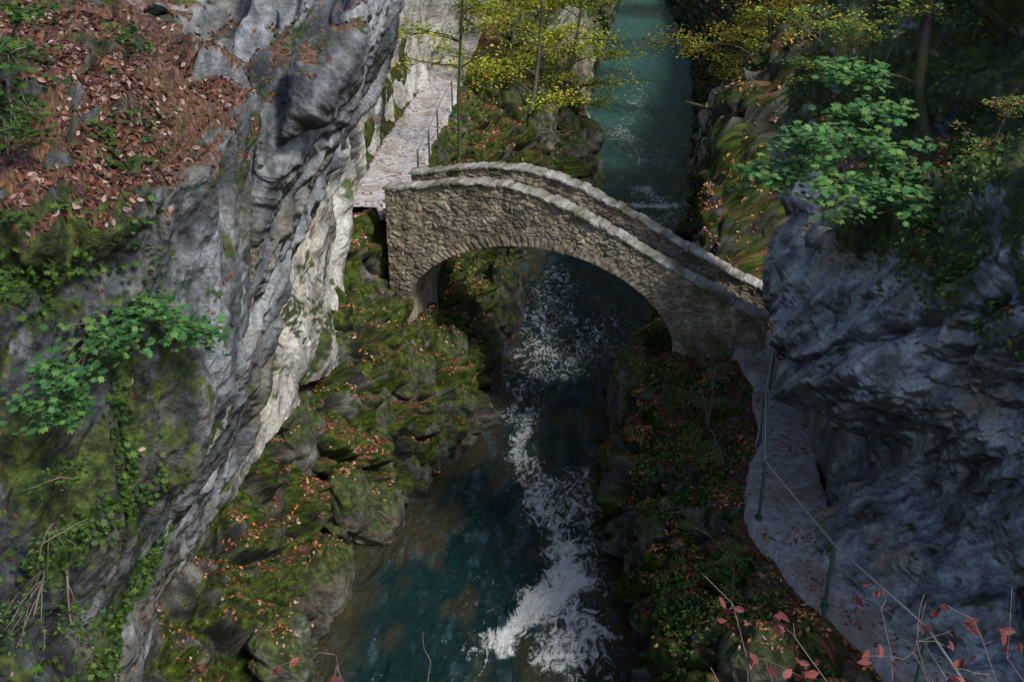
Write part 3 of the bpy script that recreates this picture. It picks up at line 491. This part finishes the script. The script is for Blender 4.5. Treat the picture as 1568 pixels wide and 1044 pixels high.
shrub('hazel_shrub.001',(3.4,12.4,2.4),[((3.2,12.2,2.8),.4,9),((2.9,13.2,2.6),.35,8),((3.1,11.2,2.6),.4,8)],1000,.04,[(.08,.15,.035),(.12,.19,.045),(.17,.2,.05)],26,OV)
shrub('hazel_shrub.002',S(1500,290,13.8),[(S(1500,210,13.4),.5,9),(S(1545,250,12.6),.45,9),(S(1460,290,13.2),.4,8),(S(1555,150,13.2),.45,8)],1500,.055,OG+GR3,27,OV)
shrub('hazel_shrub.003',S(1330,150,17.2),[(S(1280,40,17.2),.7,10),(S(1340,30,16.8),.7,10),(S(1400,10,16.2),.7,9),(S(1250,110,17.5),.5,8),(S(1210,30,18),.7,9)],2600,.075,GR3+YG,28,OV)
def trunk(name,pts,r,seed):
    random.seed(seed); w=Wood(); P=[]
    for a,b in zip(pts[:-1],pts[1:]): P+=curve(a,b,5,.03)[:-1]
    P.append(Vector(pts[-1])); n=len(P); w.tube(P,[r*(1.25-.7*i/(n-1))+.02*random.random() for i in range(n)],9)
    for i in range(5):
        b=P[random.randint(n//3,n-1)]; e=b+Vector((random.uniform(-1.4,.8),random.uniform(-1,1),random.uniform(.3,1.4))); w.tube(curve(b,e,6,.1),[r*.3*(1-i2/7)+.004 for i2 in range(7)],5)
    o=w.obj(name,M_bark)
    P=np.array([tuple(v) for v in w.V]); SURF[name]=dict(P=P,N=np.tile([0,-.6,.8],(len(P),1)),area=np.ones(len(P))*.002)
    scatter('undergrowth.'+name[-3:],name,1500,lambda P,N,s:np.ones(len(P)),(.03,.08),LN,MOS,M_leaf,.9,0,.1)
trunk('tree_trunk.011',[S(1425,270,15.6),S(1405,130,16),S(1425,0,16.2),S(1435,-150,16.5)],.08,1)
# red-leaved shrub close to the standpoint
w=Wood(); random.seed(3); RC=[]
for root,tips in [((.85,1.35,9.7),[(.54,1.82,10.45),(.6,1.8,10.42),(.47,1.68,10.40),(.51,1.69,10.35),(.35,1.96,10.3)]),((1.2,1.5,9.7),[(.78,1.88,10.36),(1.0,2.0,10.42),(1.14,2.11,10.42),(1.11,1.86,10.3),(1.2,1.84,10.27),(1.04,1.97,10.33)]),((-.3,1.5,9.8),[(-.39,1.92,10.19),(-.19,1.85,10.24),(-.47,1.91,10.17),(-.14,1.98,10.29)])]:
    for tp in tips:
        P=curve(root,tp,9,.3,.0); w.tube(P,[.0024-.0018*i/len(P) for i in range(len(P))],5)
        for _ in range(4):
            b=P[random.randint(5,9)]; e=b+Vector((random.gauss(0,.06),random.gauss(0,.05),random.uniform(-.04,.04))); t2=curve(b,e,4,.2); w.tube(t2,[.0011,.001,.0009,.0008,.0006],4)
            if random.random()<.9 and tp!=(-.14,1.98,10.29): 
                for _ in range(random.choice([2,3,4])): RC.append(tuple(t2[random.choice([2,3,4])]+Vector([random.gauss(0,.014) for _ in range(3)])))
e=empty('red_leaf_shrub',(.3,1.5,9.7)); par(w.obj('stems',M_twig),e)
RC=np.array(RC); par(leaves('leaves',RC,rng.normal(size=(len(RC),3))*.8+np.array([0,-.5,.5]),rng.uniform(.022,.042,len(RC)),OV,pick([(.26,.07,.07),(.33,.11,.1),(.17,.045,.05)],len(RC)),M_leaf),e)
# ---------------------------------------------------------------- bridge
O=np.array([-2.57,21.2]); ES=np.array([.938,-.347]); ET=np.array([.347,.938]); WID=1.7
def W3(s,t,z): s=np.asarray(s,float);t=np.asarray(t,float); return np.stack([O[0]+s*ES[0]+t*ET[0],O[1]+s*ES[1]+t*ET[1],z+0*s],-1)
ks=[-.3,0,1.25,2.39,3.41,4.41,5.82,7.89,8.3]; kz=[5.74,5.8,6.0,6.10,5.93,5.55,4.93,4.0,3.85]
pf=np.polyfit(ks,kz,5); ztop=lambda s:np.polyval(pf,s)
def soff(s):
    t=np.clip(np.abs((s-3.25)/3.1),0,1); return 3.0+1.84*(1-t**2.0)**.58
def stones(L,Zc,th=None,ring=None):
    q=np.stack([L/.16,Zc/.11,np.zeros_like(L)],1); q+= .45*np.stack([fbm(q*.6,2),fbm(q*.6+5,2),0*L],1)
    F1,F2,ID,D=worley(q+np.array([0,0,.5])); m=F2-F1; sid=RV[ID][:,0]
    if ring is not None:
        w_=.35*perlin(np.stack([th*9,0*th,0*th],1)); k=np.floor(th/.045+w_); fr=th/.045+w_-k; edge=np.minimum(fr,1-fr)*.9; hid=RV[(k.astype(int)*37)&255][:,1]
        m=np.where(ring,np.minimum(edge*1.2,1),m); sid=np.where(ring,hid,sid)
    return sstep(.0,.22,m),sid
def stcol(P,st,sid,moss):
    c=lerp3(sid,[(.28,.235,.175),(.33,.285,.215),(.38,.33,.255),(.31,.28,.23),(.44,.39,.31)],[0,.35,.65,.85,1]); n=fbm(P*1.8+3,4); n5=fbm(P*7,3,.6)
    c=c*(.88+.5*n)[:,None]*(.78+.22*st)[:,None]*(1+.4*n5)[:,None]
    m=sstep(.3,.6,moss+.4*fbm(P*3+8,4))[:,None]*.75; return np.clip(c*(1-m)+np.array([.08,.095,.03])*m,.01,.8)
def wall(name,ss,zb,zt,t,nv,out,disp=.02,parent=None,ringy=False):
    V=np.linspace(0,1,nv); s=np.repeat(ss[:,None],nv,1); b=zb(ss)[:,None]; tt=zt(ss)[:,None]; z=b+(tt-b)*V[None]
    s=s.ravel();z=z.ravel(); th=None;ring=None
    if ringy:
        a=(s-3.25)/3.1; c=(z-3.0)/1.84; th=np.arctan2(c,a)
        ring=(z-soff(s)<.22+.06*perlin(np.stack([s*4,0*s,0*s],1)))&(z>3.0)&(np.abs(a)<1.0)
    st,sid=stones(s,z,th,ring); dd=disp*(st*(.5+.9*sid)-.4)+.02*fbm(np.stack([s*5,z*5,0*s],1),3)
    G=W3(s,np.full_like(s,t)+out*dd,z).reshape(len(ss),nv,3)
    moss=sstep(.4,0,tt-z.reshape(len(ss),nv)).ravel()*.35+sstep(3.8,2.6,z)*.45+.25*sstep(6.0,7.6,s)
    o=gridobj(name,G,M_stone,{},stcol(G.reshape(-1,3),st,sid,moss)); par(o,parent); return o
BR=empty('stone_arch_bridge',(float(O[0]),float(O[1]),0))
sl=.15;sr=6.35
zb0=lambda s: np.full_like(s,1.6)
for nm,t,out in (('spandrel_wall_near',0.,-1),('spandrel_wall_far',WID,1)):
    wall(nm+'_left',np.linspace(-.25,sl,26),zb0,ztop,t,220,out,parent=BR)
    wall(nm+'_arch',np.concatenate([sl+ (1-np.cos(np.linspace(0,math.pi/2,60)))*.6, np.linspace(sl+.61,sr-.61,300), sr-.6+np.sin(np.linspace(0,math.pi/2,60))*.6]),soff,ztop,t,130,out,parent=BR,ringy=True)
    wall(nm+'_right',np.linspace(sr,8.2,120),zb0,ztop,t,200,out,parent=BR)
wall('parapet_inner_near',np.linspace(-.25,8.2,420),lambda s:ztop(s)-.75,ztop,.34,50,1,parent=BR)
wall('parapet_inner_far',np.linspace(-.25,8.2,520),lambda s:ztop(s)-.75,ztop,WID-.34,60,-1,parent=BR)
th=np.linspace(0,math.pi,160); bs=3.25-3.1*np.cos(th); bz=soff(bs); bs=np.concatenate([[sl],bs,[sr]]); bz=np.concatenate([[1.6],bz,[1.6]])
tt=np.linspace(.0,WID,60); SS,TT=np.meshgrid(bs,tt,indexing='ij'); ZZ=np.repeat(bz[:,None],60,1)
arc=np.concatenate([[0],np.cumsum(np.hypot(np.diff(bs),np.diff(bz)))])[:,None]+0*TT
st,sid=stones(arc.ravel(),TT.ravel()); ZZ2=ZZ.ravel()-0.02*st; GP=W3(SS.ravel(),TT.ravel(),ZZ2)
par(gridobj('barrel_vault',GP.reshape(len(bs),60,3),M_stone,{},stcol(GP,st,sid,.1+0*st)),BR)
ss=np.linspace(-.6,8.3,140); tt=np.linspace(.3,WID-.3,14); SS,TT=np.meshgrid(ss,tt,indexing='ij'); Z=ztop(np.clip(SS,-.2,8.3))-.66
PP=W3(SS.ravel(),TT.ravel(),Z.ravel()); par(gridobj('deck',PP.reshape(140,14,3),M_path,{},pathcol(PP)),BR)
SURF['deck']=dict(P=PP,N=np.tile([0,0,1.],(len(PP),1)),area=np.ones(len(PP))*.01)
for nm,s in (('end_left',-.25),('end_right',8.2)):
    for k,(a,b) in enumerate(((.0,.34),(WID-.34,WID))):
        ts=np.linspace(a,b,20); zs=np.linspace(1.6,float(ztop(s)),200); T2,Z2=np.meshgrid(ts,zs,indexing='ij'); st,sid=stones(T2.ravel()+3,Z2.ravel())
        GP=W3(s+(.02*st-.01)*(1 if s>0 else -1),T2.ravel(),Z2.ravel()); par(gridobj(nm+'_%d'%k,GP.reshape(20,200,3),M_stone,{},stcol(GP,st,sid,.3+0*st)),BR)
def coping(t0,t1,nm,seed):
    random.seed(seed); s=-.3; V=[];F=[]
    while s<8.25:
        L=random.uniform(.14,.36); h=random.uniform(.04,.09); a=s+.003;b=min(s+L,8.3)-.003; j0=random.uniform(-.03,.03); j1=random.uniform(-.03,.03); dz=random.uniform(-.015,.015)
        prof=[(t0+j0,0),(t0+j0,h*.6),(t0+j0+.05,h),(t1+j1-.05,h),(t1+j1,h*.6),(t1+j1,0)]
        nseg=5; base=len(V)
        for i in range(nseg+1):
            x=a+(b-a)*i/nseg; shr=(.02 if i in(0,nseg) else 0)
            for (tt_,hh) in prof:
                tc=(t0+t1)/2; q=W3(x,tc+(tt_-tc)*(1-shr*2),float(ztop(x))-.01+dz+hh*(1-shr*8)+random.uniform(-.009,.009)); V.append(tuple(q+np.array([random.uniform(-.007,.007)]*3)))
        for i in range(nseg):
            for k in range(6): F.append((base+i*6+k,base+i*6+(k+1)%6,base+(i+1)*6+(k+1)%6,base+(i+1)*6+k))
        for c in (0,nseg):
            F.append((base+c*6,base+c*6+1,base+c*6+2,base+c*6+3)); F.append((base+c*6,base+c*6+3,base+c*6+4,base+c*6+5))
        s+=L
    V=np.array(V); c=lerp3(.5+.6*fbm(V*6,3),[(.15,.14,.12),(.29,.28,.265),(.48,.48,.49)],[0,.5,1]); m=sstep(.0,.35,fbm(V*2.2+3,3))[:,None]*.8; c=c*(1-m)+np.array([.09,.1,.04])*m
    o=mk(nm,V,np.array(F),M_cap,smooth=False,cols=c); par(o,BR)
coping(-.05,.39,'coping_near',1); coping(WID-.39,WID+.05,'coping_far',2)
scatter('fallen_leaves.008','deck',1200,lambda P,N,s:np.ones(len(P)),(.05,.08),OV,LIT,M_litter,.2,.01)
# ---------------------------------------------------------------- railings
def railing(name,posts,zf,h=1.0,levels=(.5,.78),rp=.026):
    e=empty(name,(*posts[0],zf(posts[0]))); w=Wood(); c=Wood()
    for (x,y) in posts:
        z=zf((x,y)); w.tube([(x,y,z-.25),(x,y,z+h),(x,y,z+h+.02)],[rp,rp,rp*.4],10); w.tube([(x,y,z-.03),(x,y,z+.02)],[.06,.055],10)
        for l in levels: w.tube([(x-.03,y,z+h*l),(x+.03,y,z+h*l)],[.03,.03],8)
    tp=[(x,y,zf((x,y))+h) for x,y in posts]; P=[]
    for a,b in zip(tp[:-1],tp[1:]): P+=[Vector(a).lerp(Vector(b),i/6) for i in range(6)]
    P.append(Vector(tp[-1])); c.tube(P,[.017]*len(P),8)
    for l in levels:
        for a,b in zip(posts[:-1],posts[1:]):
            A_=Vector((*a,zf(a)+h*l));B_=Vector((*b,zf(b)+h*l)); c.tube([A_.lerp(B_,i/8)-Vector((0,0,.03*4*(i/8)*(1-i/8))) for i in range(9)],[.006]*9,5)
    par(w.obj('posts',M_rail),e); par(c.obj('rails',M_cable),e)
railing('handrail',[(4.93,16.9),(4.3,14.9),(3.8,12.75),(4.23,10.7),(4.85,9.1),(5.0,7.2)],lambda p:3.06)
railing('handrail.001',[(-2.25,23.4),(-2.15,25.5),(-2.1,28),(-1.85,31),(-1.65,34)],lambda p:5.1+max(0,(p[1]-28))*.08,1.0,(.5,),rp=.025)
# ---------------------------------------------------------------- light, camera
sc=bpy.context.scene
SUN_AZ=132.; SUN_EL=46.   # azimuth from +Y towards +X
wd=bpy.data.worlds.new('World'); sc.world=wd; wd.use_nodes=True; nt=wd.node_tree; bg=nt.nodes['Background']
sk=nt.nodes.new('ShaderNodeTexSky'); sk.sky_type='NISHITA'; sk.sun_disc=False; sk.sun_elevation=math.radians(SUN_EL); sk.sun_rotation=math.radians(SUN_AZ); sk.air_density=1.; sk.dust_density=1.5
nt.links.new(sk.outputs[0],bg.inputs[0]); bg.inputs[1].default_value=.15
ld=bpy.data.lights.new('sun','SUN'); ld.energy=4.; ld.angle=math.radians(10.); ld.color=(1,.93,.82); lo=bpy.data.objects.new('sun',ld); sc.collection.objects.link(lo)
az=math.radians(SUN_AZ);el=math.radians(SUN_EL); dv=Vector((math.sin(az)*math.cos(el),math.cos(az)*math.cos(el),math.sin(el)))
lo.rotation_euler=dv.to_track_quat('Z','Y').to_euler(); lo.location=(20,20,40)
cd=bpy.data.cameras.new('camera'); cd.lens=35; cd.sensor_width=36; cd.clip_end=1500; cd.clip_start=.05; co=bpy.data.objects.new('camera',cd); sc.collection.objects.link(co)
co.location=CAM; co.rotation_euler=(math.radians(90-PITCH),0,0); sc.camera=co
sc.view_settings.view_transform='Standard'; sc.view_settings.look='None'; sc.view_settings.exposure=0
